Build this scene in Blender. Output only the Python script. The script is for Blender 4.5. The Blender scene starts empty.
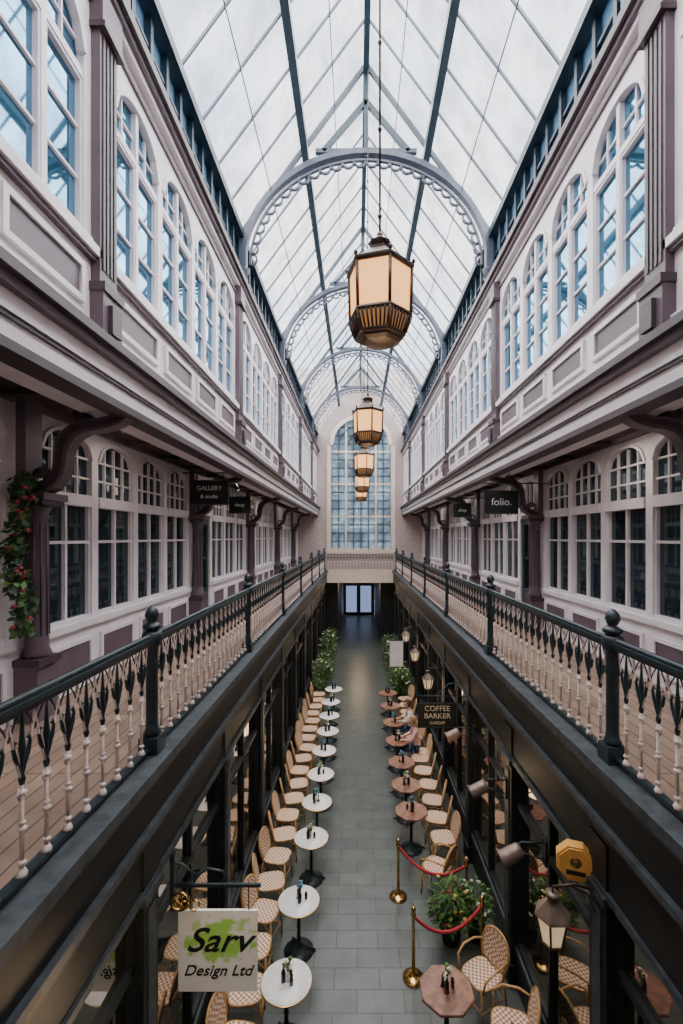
import bpy, math, random
from mathutils import Vector, Matrix
random.seed(7)
E=6.1           # eye height
XC=0.18         # arcade centre line
Y0,Y1=-1.6,26.5
scene=bpy.context.scene
pi=math.pi
# ------------------------------------------------------------------ materials
MATS={}
def mat(name,col,rough=0.5,metal=0.0,var=0.15,scale=6.0,bump=0.0,emis=None,es=0.0,spec=0.5,col2=None):
    if name in MATS: return MATS[name]
    m=bpy.data.materials.new(name); m.use_nodes=True
    nt=m.node_tree; b=nt.nodes['Principled BSDF']
    tc=nt.nodes.new('ShaderNodeTexCoord'); n=nt.nodes.new('ShaderNodeTexNoise')
    n.inputs['Scale'].default_value=scale; n.inputs['Detail'].default_value=4
    nt.links.new(tc.outputs['Object'],n.inputs['Vector'])
    r=nt.nodes.new('ShaderNodeValToRGB')
    c2=col2 if col2 else tuple(c*(1-var*2) for c in col)
    r.color_ramp.elements[0].position=0.35; r.color_ramp.elements[1].position=0.6
    r.color_ramp.elements[0].color=(*c2,1); r.color_ramp.elements[1].color=(*col,1)
    nt.links.new(n.outputs['Fac'],r.inputs['Fac']); nt.links.new(r.outputs['Color'],b.inputs['Base Color'])
    b.inputs['Roughness'].default_value=rough; b.inputs['Metallic'].default_value=metal
    b.inputs['Specular IOR Level'].default_value=spec
    if bump>0:
        bp=nt.nodes.new('ShaderNodeBump'); bp.inputs['Strength'].default_value=bump; bp.inputs['Distance'].default_value=0.02
        nt.links.new(n.outputs['Fac'],bp.inputs['Height']); nt.links.new(bp.outputs['Normal'],b.inputs['Normal'])
    if emis:
        b.inputs['Emission Color'].default_value=(*emis,1); b.inputs['Emission Strength'].default_value=es
    MATS[name]=m; return m
def glassy(name,base,gloss,fac,rough=0.03,var=0.3):
    m=bpy.data.materials.new(name); m.use_nodes=True; nt=m.node_tree; nt.nodes.clear()
    o=nt.nodes.new('ShaderNodeOutputMaterial'); mx=nt.nodes.new('ShaderNodeMixShader')
    d=nt.nodes.new('ShaderNodeBsdfDiffuse'); g=nt.nodes.new('ShaderNodeBsdfGlossy')
    tc=nt.nodes.new('ShaderNodeTexCoord'); n=nt.nodes.new('ShaderNodeTexNoise'); n.inputs['Scale'].default_value=1.3
    nt.links.new(tc.outputs['Object'],n.inputs['Vector'])
    r=nt.nodes.new('ShaderNodeValToRGB'); r.color_ramp.elements[0].position=.4; r.color_ramp.elements[1].position=.62
    r.color_ramp.elements[0].color=(*[c*(1-var) for c in base],1); r.color_ramp.elements[1].color=(*base,1)
    nt.links.new(n.outputs['Fac'],r.inputs['Fac']); nt.links.new(r.outputs['Color'],d.inputs['Color'])
    g.inputs['Color'].default_value=(*gloss,1); g.inputs['Roughness'].default_value=rough
    fr=nt.nodes.new('ShaderNodeLayerWeight'); fr.inputs['Blend'].default_value=0.35
    ma=nt.nodes.new('ShaderNodeMath'); ma.operation='MULTIPLY_ADD'; ma.inputs[1].default_value=1-fac; ma.inputs[2].default_value=fac
    nt.links.new(fr.outputs['Fresnel'],ma.inputs[0]); nt.links.new(ma.outputs[0],mx.inputs[0])
    nt.links.new(d.outputs[0],mx.inputs[1]); nt.links.new(g.outputs[0],mx.inputs[2]); nt.links.new(mx.outputs[0],o.inputs[0])
    MATS[name]=m; return m
def brickmat(name,c1,c2,mortar,w,h,ms,rough,rot=0,bump=0.3):
    m=bpy.data.materials.new(name); m.use_nodes=True; nt=m.node_tree; b=nt.nodes['Principled BSDF']
    tc=nt.nodes.new('ShaderNodeTexCoord'); mp=nt.nodes.new('ShaderNodeMapping'); mp.inputs['Rotation'].default_value=(0,0,rot)
    bt=nt.nodes.new('ShaderNodeTexBrick'); bt.inputs['Scale'].default_value=1.0
    bt.inputs['Color1'].default_value=(*c1,1); bt.inputs['Color2'].default_value=(*c2,1); bt.inputs['Mortar'].default_value=(*mortar,1)
    bt.inputs['Brick Width'].default_value=w; bt.inputs['Row Height'].default_value=h; bt.inputs['Mortar Size'].default_value=ms
    nt.links.new(tc.outputs['Object'],mp.inputs[0]); nt.links.new(mp.outputs[0],bt.inputs['Vector'])
    n=nt.nodes.new('ShaderNodeTexNoise'); n.inputs['Scale'].default_value=3; n.inputs['Detail'].default_value=6
    nt.links.new(tc.outputs['Object'],n.inputs['Vector'])
    mx=nt.nodes.new('ShaderNodeMixRGB'); mx.blend_type='MULTIPLY'; mx.inputs[0].default_value=0.7
    r=nt.nodes.new('ShaderNodeValToRGB'); r.color_ramp.elements[0].position=.3; r.color_ramp.elements[1].position=.7
    r.color_ramp.elements[0].color=(.5,.5,.5,1)
    nt.links.new(n.outputs['Fac'],r.inputs['Fac'])
    nt.links.new(bt.outputs['Color'],mx.inputs[1]); nt.links.new(r.outputs['Color'],mx.inputs[2]); nt.links.new(mx.outputs[0],b.inputs['Base Color'])
    b.inputs['Roughness'].default_value=rough
    bp=nt.nodes.new('ShaderNodeBump'); bp.inputs['Strength'].default_value=bump; bp.inputs['Distance'].default_value=0.01; bp.invert=True
    nt.links.new(bt.outputs['Fac'],bp.inputs['Height']); nt.links.new(bp.outputs['Normal'],b.inputs['Normal'])
    MATS[name]=m; return m

PALE=mat('pale_offwhite_paint',(.80,.745,.77),.45,var=.05,scale=3)
MAUVE=mat('mauve_paint',(.125,.090,.110),.45,var=.1,scale=3)
MAUVE2=mat('mauve_dark_paint',(.055,.037,.045),.45,var=.1)
CREAM=mat('cream_paint',(.72,.60,.50),.5,var=.06)
IRON=mat('teal_black_iron',(.014,.028,.036),.4,var=.15,scale=20)
PIRON=mat('pale_iron',(.76,.62,.56),.5,var=.08,scale=20)
BLACK=mat('black_shopfront_paint',(.012,.015,.017),.5,var=.2,spec=.35)
SILL=mat('weathered_black_sill',(.045,.058,.066),.55,var=.2,scale=9,bump=.3,col2=(.018,.024,.030))
SOFF=mat('brown_soffit',(.05,.032,.028),.6,var=.15)
STEEL=mat('blue_grey_steel',(.028,.060,.085),.45,var=.12)
STEELD=mat('dark_blue_steel',(.018,.036,.052),.45,var=.12)
TRUSS=mat('grey_truss_paint',(.085,.105,.145),.5,var=.12)
BRASS=mat('brass',(.75,.48,.16),.25,metal=1,var=.1)
BRONZE=mat('aged_bronze',(.06,.036,.025),.4,metal=.4,var=.2)
COPPER=mat('dull_copper',(.22,.155,.12),.4,metal=.4,var=.2)
AMBER=mat('amber_glass',(.50,.26,.10),.4,var=.05,emis=(1.0,.46,.15),es=2.0)
AMBERD=mat('amber_glass_dim',(.30,.16,.07),.4,var=.05,emis=(1.0,.46,.16),es=.3)
ROPE=mat('red_velvet',(.5,.03,.04),.8,var=.2,scale=40)
MARBLE=mat('white_marble',(.85,.83,.80),.25,var=.05,scale=10)
WOOD=mat('reddish_wood',(.30,.13,.075),.4,var=.25,scale=14)
RATTAN=mat('rattan_cane',(.60,.33,.12),.45,var=.15,scale=30)
BOTTLE=mat('dark_bottle',(.02,.02,.025),.15)
LEAF=mat('leaf_green',(.12,.25,.05),.5,var=.3,scale=8,col2=(.05,.12,.03))
LEAF2=mat('leaf_dark',(.035,.10,.03),.5,var=.3,scale=8)
PETALY=mat('petal_yellow',(.80,.60,.15),.6); PETALB=mat('petal_blue',(.15,.40,.65),.6); PETALW=mat('petal_cream',(.85,.75,.6),.6)
PETALR=mat('petal_red',(.40,.03,.05),.6)
TERRA=mat('dark_pot',(.05,.045,.045),.6)
UPG=glassy('sky_blue_window_glass',(.022,.085,.13),(.36,.66,.92),.33)
GALG=glassy('dark_gallery_glass',(.018,.030,.038),(.55,.65,.72),.08)
SHOPG=glassy('dark_shop_glass',(.02,.023,.022),(.82,.76,.68),.36,rough=.02)
STONE=mat('end_wall_plaster',(.44,.36,.34),.7,var=.08)
FLOORM=brickmat('slate_floor_tiles',(.098,.115,.100),(.068,.082,.072),(.030,.034,.030),.62,.31,.006,.34,bump=.4)
PLANK=brickmat('gallery_planks',(.36,.25,.18),(.27,.18,.13),(.06,.04,.03),2.4,.13,.006,.55,rot=pi/2)
def weave():
    m=bpy.data.materials.new('woven_cane_check'); m.use_nodes=True; nt=m.node_tree; b=nt.nodes['Principled BSDF']
    tc=nt.nodes.new('ShaderNodeTexCoord'); c=nt.nodes.new('ShaderNodeTexChecker'); c.inputs['Scale'].default_value=30
    c.inputs['Color1'].default_value=(.78,.64,.46,1); c.inputs['Color2'].default_value=(.38,.17,.10,1)
    nt.links.new(tc.outputs['Object'],c.inputs['Vector']); nt.links.new(c.outputs['Color'],b.inputs['Base Color']); b.inputs['Roughness'].default_value=.6
    return m
WEAVE=weave()
def roofglass(name,tcol,dif,fac,lo=.72,sc=1.1):
    m=bpy.data.materials.new(name); m.use_nodes=True; nt=m.node_tree; nt.nodes.clear()
    o=nt.nodes.new('ShaderNodeOutputMaterial'); mx=nt.nodes.new('ShaderNodeMixShader')
    t=nt.nodes.new('ShaderNodeBsdfTransparent'); d=nt.nodes.new('ShaderNodeBsdfTranslucent')
    tc=nt.nodes.new('ShaderNodeTexCoord'); n=nt.nodes.new('ShaderNodeTexNoise'); n.inputs['Scale'].default_value=sc; n.inputs['Detail'].default_value=8; n.inputs['Roughness'].default_value=.65
    nt.links.new(tc.outputs['Object'],n.inputs['Vector'])
    r=nt.nodes.new('ShaderNodeValToRGB'); r.color_ramp.elements[0].position=.38; r.color_ramp.elements[1].position=.60
    r.color_ramp.elements[0].color=(*[c*lo for c in tcol],1); r.color_ramp.elements[1].color=(*tcol,1)
    nt.links.new(n.outputs['Fac'],r.inputs['Fac']); nt.links.new(r.outputs['Color'],t.inputs['Color'])
    d.inputs['Color'].default_value=(*dif,1); mx.inputs[0].default_value=fac
    nt.links.new(t.outputs[0],mx.inputs[1]); nt.links.new(d.outputs[0],mx.inputs[2]); nt.links.new(mx.outputs[0],o.inputs[0])
    return m
ROOFG=roofglass('wired_roof_glass',(.92,.93,.96),(.85,.88,.95),.10,.55,1.6)
ENDG=roofglass('end_window_glass',(.40,.48,.52),(.5,.6,.7),.2,.35)
CLERG=roofglass('clerestory_glass',(.18,.32,.42),(.4,.5,.6),.2)
# ------------------------------------------------------------------ mesh builder
class MB:
    def __init__(s): s.v=[];s.f=[];s.mi=[];s.sm=[];s.mats=[];s.M=Matrix.Identity(4)
    def m(s,mt):
        if mt not in s.mats: s.mats.append(mt)
        return s.mats.index(mt)
    def add(s,vs,fs,mt,smooth=False):
        b=len(s.v); i=s.m(mt)
        for p in vs: s.v.append(tuple(s.M@Vector(p)))
        for f in fs: s.f.append([b+k for k in f]); s.mi.append(i); s.sm.append(smooth)
    def box(s,x0,x1,y0,y1,z0,z1,mt):
        if x0>x1:x0,x1=x1,x0
        if y0>y1:y0,y1=y1,y0
        s.add([(x0,y0,z0),(x1,y0,z0),(x1,y1,z0),(x0,y1,z0),(x0,y0,z1),(x1,y0,z1),(x1,y1,z1),(x0,y1,z1)],
              [(0,3,2,1),(4,5,6,7),(0,1,5,4),(1,2,6,5),(2,3,7,6),(3,0,4,7)],mt)
    def tube(s,path,r,mt,n=6,smooth=True,caps=True):
        P=[Vector(p) for p in path]; k=len(P)
        R=r if isinstance(r,(list,tuple)) else [r]*k
        vs=[];fs=[]; up=None
        for i,p in enumerate(P):
            d=(P[min(i+1,k-1)]-P[max(i-1,0)]).normalized()
            if up is None:
                up=Vector((0,0,1)) if abs(d.z)<.9 else Vector((1,0,0))
            a=(up-d*up.dot(d)); 
            if a.length<1e-4: a=d.orthogonal()
            a.normalize(); up=a; b=d.cross(a)
            for j in range(n):
                t=2*pi*j/n; vs.append(p+a*math.cos(t)*R[i]+b*math.sin(t)*R[i])
        for i in range(k-1):
            for j in range(n):
                fs.append((i*n+j,i*n+(j+1)%n,(i+1)*n+(j+1)%n,(i+1)*n+j))
        if caps: fs.append(tuple(range(n))[::-1]); fs.append(tuple((k-1)*n+j for j in range(n)))
        s.add(vs,fs,mt,smooth)
    def lathe(s,prof,c,mt,n=12,smooth=True,rot=0):
        vs=[];fs=[];k=len(prof)
        for (r,z) in prof:
            for j in range(n):
                t=2*pi*j/n+rot; vs.append((c[0]+r*math.cos(t),c[1]+r*math.sin(t),c[2]+z))
        for i in range(k-1):
            for j in range(n): fs.append((i*n+j,i*n+(j+1)%n,(i+1)*n+(j+1)%n,(i+1)*n+j))
        fs.append(tuple(range(n))[::-1]); fs.append(tuple((k-1)*n+j for j in range(n)))
        s.add(vs,fs,mt,smooth)
    def ribbon(s,path,t,y0,y1,mt):   # path in xz plane, thickness t across, extruded y0..y1
        k=len(path);vs=[];fs=[]
        T=t if isinstance(t,(list,tuple)) else [t]*k
        for i in range(k):
            a=Vector(path[max(i-1,0)]);b=Vector(path[min(i+1,k-1)]);d=(b-a).normalized();nn=Vector((-d.y,d.x))
            p=Vector(path[i]);q=p+nn*T[i]/2;w=p-nn*T[i]/2
            vs+=[(q.x,y0,q.y),(w.x,y0,w.y),(w.x,y1,w.y),(q.x,y1,q.y)]
        for i in range(k-1):
            for j in range(4): fs.append((i*4+j,i*4+(j+1)%4,(i+1)*4+(j+1)%4,(i+1)*4+j))
        fs.append((0,1,2,3)); fs.append(tuple((k-1)*4+j for j in (3,2,1,0)))
        s.add(vs,fs,mt)
    def mesh(s,name):
        me=bpy.data.meshes.new(name); me.from_pydata(s.v,[],s.f)
        for m in s.mats: me.materials.append(m)
        me.polygons.foreach_set('material_index',s.mi); me.polygons.foreach_set('use_smooth',s.sm); me.update()
        return me
    def obj(s,name,loc=(0,0,0),rot=(0,0,0)):
        return inst(s.mesh(name),name,loc,rot)
def inst(me,name,loc=(0,0,0),rot=(0,0,0),sc=1,parent=None):
    o=bpy.data.objects.new(name,me); o.location=loc; o.rotation_euler=rot; o.scale=(sc,sc,sc)
    scene.collection.objects.link(o)
    if parent: o.parent=parent
    return o
LW,RW=-2.32,2.68       # upper storey wall faces
LG,RG=-3.40,3.75       # gallery shop wall faces
LR,RR=-1.76,2.10       # railing lines
LS,RS=-1.86,2.16       # ground shopfront faces
BAY=4.75
BAYS=[4.35+BAY*k for k in range(-1,5)]   # -0.40,4.35,9.1,13.85,18.6,23.35
def UB(side): 
    s=-.2 if side<0 else -.33
    return [b+s for b in BAYS]
def GB(side):
    s=.35 if side<0 else .28
    return [b+s for b in BAYS]
def sb(mb,side,base,p0,p1,y0,y1,z0,z1,mt):
    d=1 if side<0 else -1
    mb.box(base+d*p0,base+d*p1,y0,y1,z0,z1,mt)
# ------------------------------------------------------------------ window units
def spandrel(mb,x0,x1,zs,rise,ztop,y0,y1,mt,n=14):
    xc=(x0+x1)/2;a=(x1-x0)/2
    pts=[(x0+(x1-x0)*i/n, zs+rise*math.sqrt(max(0,1-((x0+(x1-x0)*i/n-xc)/a)**2))) for i in range(n+1)]
    vs=[];fs=[]
    for (x,z) in pts: vs+=[(x,y0,z),(x,y0,ztop),(x,y1,z)]
    for i in range(n):
        a_=i*3;b_=a_+3
        fs.append((a_,b_,b_+1,a_+1)); fs.append((a_,a_+2,b_+2,b_))
    mb.add(vs,fs,mt)
    return pts
def upper_window():
    mb=MB(); w=1.1;h=2.07;s=.065
    mb.box(.02,w-.02,.065,.07,.02,h-.02,UPG)
    for x in (0,w-s): mb.box(x,x+s,0,.09,0,h,PALE)
    mb.box(s,w-s,0,.09,0,.08,PALE); mb.box(-.0,w,-.04,.03,-.02,.04,PALE)
    pts=spandrel(mb,s,w-s,1.56,.38,h,0,.07,PALE)
    mb.ribbon([(p[0],p[1]+.015) for p in pts],.045,-.02,.05,PALE)
    mb.box(s,w-s,.01,.07,1.36,1.43,PALE)
    mb.box(w/2-.028,w/2+.028,.01,.07,.08,1.92,PALE)
    for z in (.50,.93): mb.box(s,w-s,.04,.07,z-.013,z+.013,PALE)
    for x in (s+.23,w-s-.23): mb.box(x-.011,x+.011,.04,.07,1.43,1.86,PALE)
    mb.box(s,w-s,.04,.07,1.64,1.66,PALE)
    for x in (s,w/2+.028):
        x2=w/2-.028 if x==s else w-s
        mb.box(x,x+.022,.02,.07,.08,1.36,PALE); mb.box(x2-.022,x2,.02,.07,.08,1.36,PALE)
        mb.box(x,x2,.02,.07,.08,.11,PALE); mb.box(x,x2,.02,.07,1.33,1.36,PALE)
    return mb.mesh('arched_window')
def gallery_window():
    mb=MB(); w=1.1;s=.07;h=2.45
    mb.box(.02,w-.02,.075,.08,.02,h-.02,GALG)
    for x in (0,w-s): mb.box(x,x+s,0,.10,0,h,PALE)
    mb.box(0,w,-.05,.03,-.03,.05,PALE); mb.box(s,w-s,.01,.10,.04,.1,PALE)
    mb.box(s,w-s,-.03,.08,1.46,1.60,PALE)
    mb.box(w/2-.02,w/2+.02,.03,.08,.1,1.46,PALE); mb.box(s,w-s,.03,.08,1.0,1.035,PALE)
    pts=spandrel(mb,s,w-s,2.05,.28,h,0,.08,PALE)
    mb.ribbon([(p[0],p[1]+.012) for p in pts],.04,-.025,.05,PALE)
    for k in (1,2,3):
        x=s+(w-2*s)*k/4; mb.box(x-.012,x+.012,.04,.08,1.6,2.3,PALE)
    for z in (1.82,2.07): mb.box(s,w-s,.04,.08,z-.012,z+.012,PALE)
    mb.box(s,s+.03,.03,.08,.1,1.46,PALE); mb.box(w-s-.03,w-s,.03,.08,.1,1.46,PALE)
    return mb.mesh('gallery_window')
def gallery_door():
    mb=MB(); w=1.1
    mb.box(.02,w-.02,.09,.10,0,3.2,GALG)
    for x in (0,w-.1): mb.box(x,x+.1,0,.12,0,3.2,PALE)
    mb.box(.1,w-.1,.0,.12,2.25,2.4,PALE)
    D=STEELD
    mb.box(.1,.22,.04,.12,0,2.25,D); mb.box(w-.22,w-.1,.04,.12,0,2.25,D); mb.box(.22,w-.22,.04,.12,0,.7,D); mb.box(.22,w-.22,.04,.12,2.12,2.25,D)
    mb.box(.3,w-.3,.02,.05,.12,.6,MAUVE2); mb.box(.22,w-.22,.05,.1,1.35,1.4,D)
    mb.lathe([(.005,-.02),(.025,-.02),(.03,0),(.02,.02),(.005,.025)],(w-.17,.02,1.05),BRASS,8)
    pts=spandrel(mb,.1,w-.1,2.8,.28,3.2,0,.1,PALE)
    for k in (1,2,3):
        x=.1+(w-.2)*k/4; mb.box(x-.013,x+.013,.04,.10,2.4,3.05,PALE)
    return mb.mesh('gallery_door')
UW=upper_window(); GW=gallery_window(); GD=gallery_door()
wn=0; dn=0
for side in (-1,1):
    for lvl in (0,1):
        BB=UB(side) if lvl==0 else GB(side)
        for bi,by in enumerate(BB):
            for k in range(4):
                y=by+.175+1.1*k
                if bi==5 and k>1: continue
                base=(LW,LG)[lvl] if side<0 else (RW,RG)[lvl]
                z=E+2.54 if lvl==0 else E-1.08
                me=UW if lvl==0 else GW
                if lvl==1 and ((bi in(2,4) and k==0)):
                    me=GD; z=E-1.85; dn+=1; nm='door_%d'%dn
                else: wn+=1; nm='window_%d'%wn
                if side<0: inst(me,nm,(base,y,z),(0,0,pi/2))
                else: inst(me,nm,(base,y+1.1,z),(0,0,-pi/2))
# ------------------------------------------------------------------ walls
for side in (-1,1):
    sn='left' if side<0 else 'right'
    U=LW if side<0 else RW; G=LG if side<0 else RG; R=LR if side<0 else RR; S=LS if side<0 else RS
    ub=UB(side); gb=GB(side)
    mb=MB()
    sb(mb,side,U,-.45,-.12,Y0,Y1,E+1.25,E+5.0,PALE)       # core
    sb(mb,side,U,-.12,0,Y0,Y1,E+1.25,E+2.52,PALE)
    sb(mb,side,U,-.12,0,Y0,Y1,E+4.61,E+5.0,PALE)
    for by in ub: sb(mb,side,U,-.12,0,by-.175,by+.175,E+2.5,E+4.65,PALE)
    sb(mb,side,U,-.12,0,Y0,ub[0]-.175,E+2.5,E+4.65,PALE); sb(mb,side,U,-.12,0,ub[-1]+.175+2.2,Y1,E+2.5,E+4.65,PALE)
    mb.obj('wall_%s_upper'%sn)
    mb=MB()
    sb(mb,side,U,0,.10,Y0,Y1,E+1.20,E+1.27,MAUVE2)
    sb(mb,side,U,0,.05,Y0,Y1,E+1.27,E+1.42,PALE); sb(mb,side,U,.0,.075,Y0,Y1,E+1.42,E+1.455,MAUVE2)
    sb(mb,side,U,0,.09,Y0,Y1,E+1.455,E+1.58,PALE)
    sb(mb,side,U,0,.16,Y0,Y1,E+1.58,E+1.645,MAUVE); sb(mb,side,U,0,.22,Y0,Y1,E+1.645,E+1.72,MAUVE2)
    sb(mb,side,U,0,.05,Y0,Y1,E+1.72,E+1.86,PALE)
    mb.obj('trim_1_%s_cornice'%sn)
    mb=MB()
    sb(mb,side,U,0,.08,Y0,Y1,E+2.44,E+2.52,PALE); sb(mb,side,U,0,.05,Y0,Y1,E+2.40,E+2.44,MAUVE)
    for by in ub:
        for k in range(4):
            y=by+.175+1.1*k
            if y+1.1>Y1-.3: continue
            a,b=y+.1,y+1.0
            sb(mb,side,U,.0,.012,a+.05,b-.05,E+2.02,E+2.26,MAUVE)
            for (p,q,c,d) in ((a,b,E+2.26,E+2.31),(a,b,E+1.97,E+2.02),(a,a+.05,E+2.02,E+2.26),(b-.05,b,E+2.02,E+2.26)):
                sb(mb,side,U,0,.035,p,q,c,d,PALE)
    mb.obj('trim_2_%s_panels'%sn)
    mb=MB()
    sb(mb,side,U,0,.03,Y0,Y1,E+4.64,E+4.68,MAUVE); sb(mb,side,U,0,.08,Y0,Y1,E+4.78,E+4.84,PALE)
    sb(mb,side,U,0,.13,Y0,Y1,E+4.84,E+4.90,MAUVE); sb(mb,side,U,0,.18,Y0,Y1,E+4.90,E+5.0,MAUVE2)
    mb.obj('trim_3_%s_eaves_cornice'%sn)
    for i,by in enumerate(ub):
        mb=MB()
        sb(mb,side,U,.0,.08,by-.14,by+.14,E+2.2,E+4.55,MAUVE)
        for k in range(4):
            yy=by-.09+.06*k; sb(mb,side,U,.08,.092,yy-.015,yy+.015,E+2.35,E+4.4,MAUVE2)
        sb(mb,side,U,0,.12,by-.165,by+.165,E+4.48,E+4.78,MAUVE); sb(mb,side,U,0,.14,by-.17,by+.17,E+4.43,E+4.48,MAUVE2)
        sb(mb,side,U,0,.14,by-.17,by+.17,E+2.14,E+2.22,MAUVE2); sb(mb,side,U,0,.12,by-.16,by+.16,E+1.72,E+2.14,MAUVE)
        sb(mb,side,U,.12,.16,by-.08,by+.08,E+1.8,E+2.05,MAUVE2)
        mb.obj('pilaster')
    mb=MB()
    sb(mb,side,U,-.10,-.08,Y0,Y1,E+5.0,E+5.95,CLERG)
    sb(mb,side,U,-.13,.03,Y0,Y1,E+5.0,E+5.12,STEELD); sb(mb,side,U,-.16,.10,Y0,Y1,E+5.88,E+6.02,STEELD)
    sb(mb,side,U,-.12,-.02,Y0,Y1,E+5.5,E+5.54,STEELD)
    y=BAYS[0]
    while y<Y1-.05:
        sb(mb,side,U,-.12,0,y-.035,y+.035,E+5.1,E+5.9,STEELD); y+=BAY/11
    mb.obj('clerestory_glazing')
    mb=MB(); sb(mb,side,G,-.1,abs(U-G)-.0+.0,Y0,Y1,E+1.40,E+1.46,SOFF)
    sb(mb,side,U,-.12,0,Y0,Y1,E+1.2,E+1.46,MAUVE2)
    for y in [b+BAY*j/4 for b in BAYS for j in range(4)]:
        if y<Y1-.2: sb(mb,side,G,0,abs(U-G)-.12,y-.04,y+.04,E+1.34,E+1.40,SOFF)
    mb.obj('ceiling_%s_gallery'%sn)
    mb=MB()
    sb(mb,side,G,-.4,-.12,Y0,Y1,E-1.85,E+1.40,PALE)
    for bi,by in enumerate(gb):
        sb(mb,side,G,-.12,0,by-.175,by+.175,E-1.85,E+1.40,PALE)
        st=by+.175+(1.1 if bi in(2,4) else 0); en=min(by+BAY-.175,Y1)
        sb(mb,side,G,-.12,0,st,en,E-1.85,E-1.10,PALE)
        sb(mb,side,G,-.12,.0,by+.175,en,E+1.35,E+1.40,PALE)
        sb(mb,side,G,0,.05,by+.175,en,E+1.33,E+1.40,MAUVE)
        for k in range(4):
            y=by+.175+1.1*k
            if (bi in (2,4) and k==0) or y+1.1>Y1: continue
            sb(mb,side,G,0,.012,y+.15,y+.95,E-1.65,E-1.3,MAUVE)
            for (p,q,c,d) in ((y+.1,y+1,E-1.3,E-1.25),(y+.1,y+1,E-1.70,E-1.65),(y+.1,y+.15,E-1.65,E-1.3),(y+.95,y+1,E-1.65,E-1.3)):
                sb(mb,side,G,0,.03,p,q,c,d,PALE)
    sb(mb,side,G,-.12,0,Y0,gb[0]-.175,E-1.85,E+1.4,PALE)
    sb(mb,side,G,-.12,0,gb[-1]+2.375,Y1,E-1.1,E+1.4,PALE)
    mb.obj('wall_%s_gallery'%sn)
    for i,by in enumerate(gb):
        if by<1: continue
        mb=MB(); d=1 if side<0 else -1
        sb(mb,side,G,0,.24,by-.15,by+.15,E-1.85,E-1.25,MAUVE); sb(mb,side,G,0,.27,by-.17,by+.17,E-1.29,E-1.22,MAUVE2)
        cx=G+d*.13
        mb.lathe([(.12,-1.22),(.135,-1.18),(.11,-1.12),(.105,-1.0),(.095,.16),(.12,.20),(.10,.24),(.15,.32)],(cx,by,E),MAUVE,14)
        for k in range(10):
            t=k*pi/5; mb.tube([(cx+.106*math.cos(t),by+.106*math.sin(t),E-1.0),(cx+.097*math.cos(t),by+.097*math.sin(t),E+.14)],.010,MAUVE2,4)
        sb(mb,side,G,0,.30,by-.17,by+.17,E+.32,E+.37,MAUVE2); sb(mb,side,G,0,.33,by-.19,by+.19,E+.37,E+.44,MAUVE)
        sb(mb,side,G,0,.10,by-.12,by+.12,E+.44,E+1.4,MAUVE)
        L=abs(U-G)+.02
        path=[];th=[]
        ctrl=[(.10,.46),(.24,.50),(.36,.60),(.40,.74),(.42,.90),(.50,1.04),(.64,1.12),(.80,1.14),(L-.10,1.20),(L-.02,1.30)]
        for j in range(len(ctrl)-1):
            for q in range(4):
                t=q/4; p0=ctrl[max(j-1,0)];p1=ctrl[j];p2=ctrl[j+1];p3=ctrl[min(j+2,len(ctrl)-1)]
                f=lambda a,b,c,e:.5*((2*b)+(-a+c)*t+(2*a-5*b+4*c-e)*t*t+(-a+3*b-3*c+e)*t**3)
                path.append((G+d*f(p0[0],p1[0],p2[0],p3[0]),E+f(p0[1],p1[1],p2[1],p3[1])))
        n=len(path); th=[.15-.05*abs(2*i/n-1) for i in range(n)]
        mb.ribbon(path,th,by-.075,by+.075,MAUVE); mb.ribbon(path,[q*.45 for q in th],by-.09,by+.09,MAUVE2)
        for (px,pz,r) in ((L-.07,1.26,.075),(.22,.60,.10),(.60,1.22,.06)):
            mb.ribbon([(G+d*(px+r*(1-k*.045)*math.cos(k*pi/6)),E+pz+r*(1-k*.045)*math.sin(k*pi/6)) for k in range(16)],.035,by-.085,by+.085,MAUVE2)
        mb.obj('scroll_bracket_column')
    mb=MB(); d=1 if side<0 else -1
    mb.box(G-d*.1,R-d*.1,Y0,Y1,E-2.0,E-1.85,PLANK); mb.obj('floor_%s_gallery'%sn)
    mb=MB()
    e=R+d*.17
    mb.box(R-d*.1,e,Y0,Y1,E-1.93,E-1.84,SILL); mb.box(R-d*.1,e-d*.05,Y0,Y1,E-2.0,E-1.93,SILL)
    mb.box(R-d*.3,e-d*.09,Y0,Y1,E-2.32,E-2.0,BLACK); mb.box(R-d*.3,e-d*.04,Y0,Y1,E-2.38,E-2.32,SILL)
    mb.box(R-d*.3,e-d*.14,Y0,Y1,E-2.55,E-2.38,BLACK)
    mb.obj('trim_4_%s_gallery_beam'%sn)
    mb=MB()
    sb(mb,side,S,-.3,-.1,Y0,Y1,0,E-2.0,BLACK)
    sb(mb,side,S,-.1,0,Y0,Y1,0,.5,BLACK); sb(mb,side,S,-.1,.03,Y0,Y1,.5,.57,SILL)
    sb(mb,side,S,-.1,.05,Y0,Y1,3.1,3.56,BLACK); sb(mb,side,S,0,.08,Y0,Y1,3.06,3.12,SILL)
    mb.obj('wall_%s_ground'%sn)
    y=4.0-2.375*2; k=0
    while y<Y1-.5:
        mb=MB()
        sb(mb,side,S,-.06,-.05,y+.14,min(y+2.235,Y1),.57,3.1,SHOPG)
        sb(mb,side,S,-.09,.0,y+.14,min(y+2.235,Y1),2.45,2.52,BLACK)
        for q in (.14,1.16,2.185):
            if y+q<Y1-.1: sb(mb,side,S,-.09,.0,y+q,y+q+.05,.57,3.1,BLACK)
        sb(mb,side,S,-.09,.0,y+.14,min(y+2.235,Y1),.57,.64,BLACK)
        wn+=1; mb.obj('window_%d'%wn)
        mb=MB()
        sb(mb,side,S,-.09,.07,y-.14,y+.14,0,3.5,BLACK); sb(mb,side,S,.07,.085,y-.07,y+.07,.6,2.9,SILL)
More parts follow.
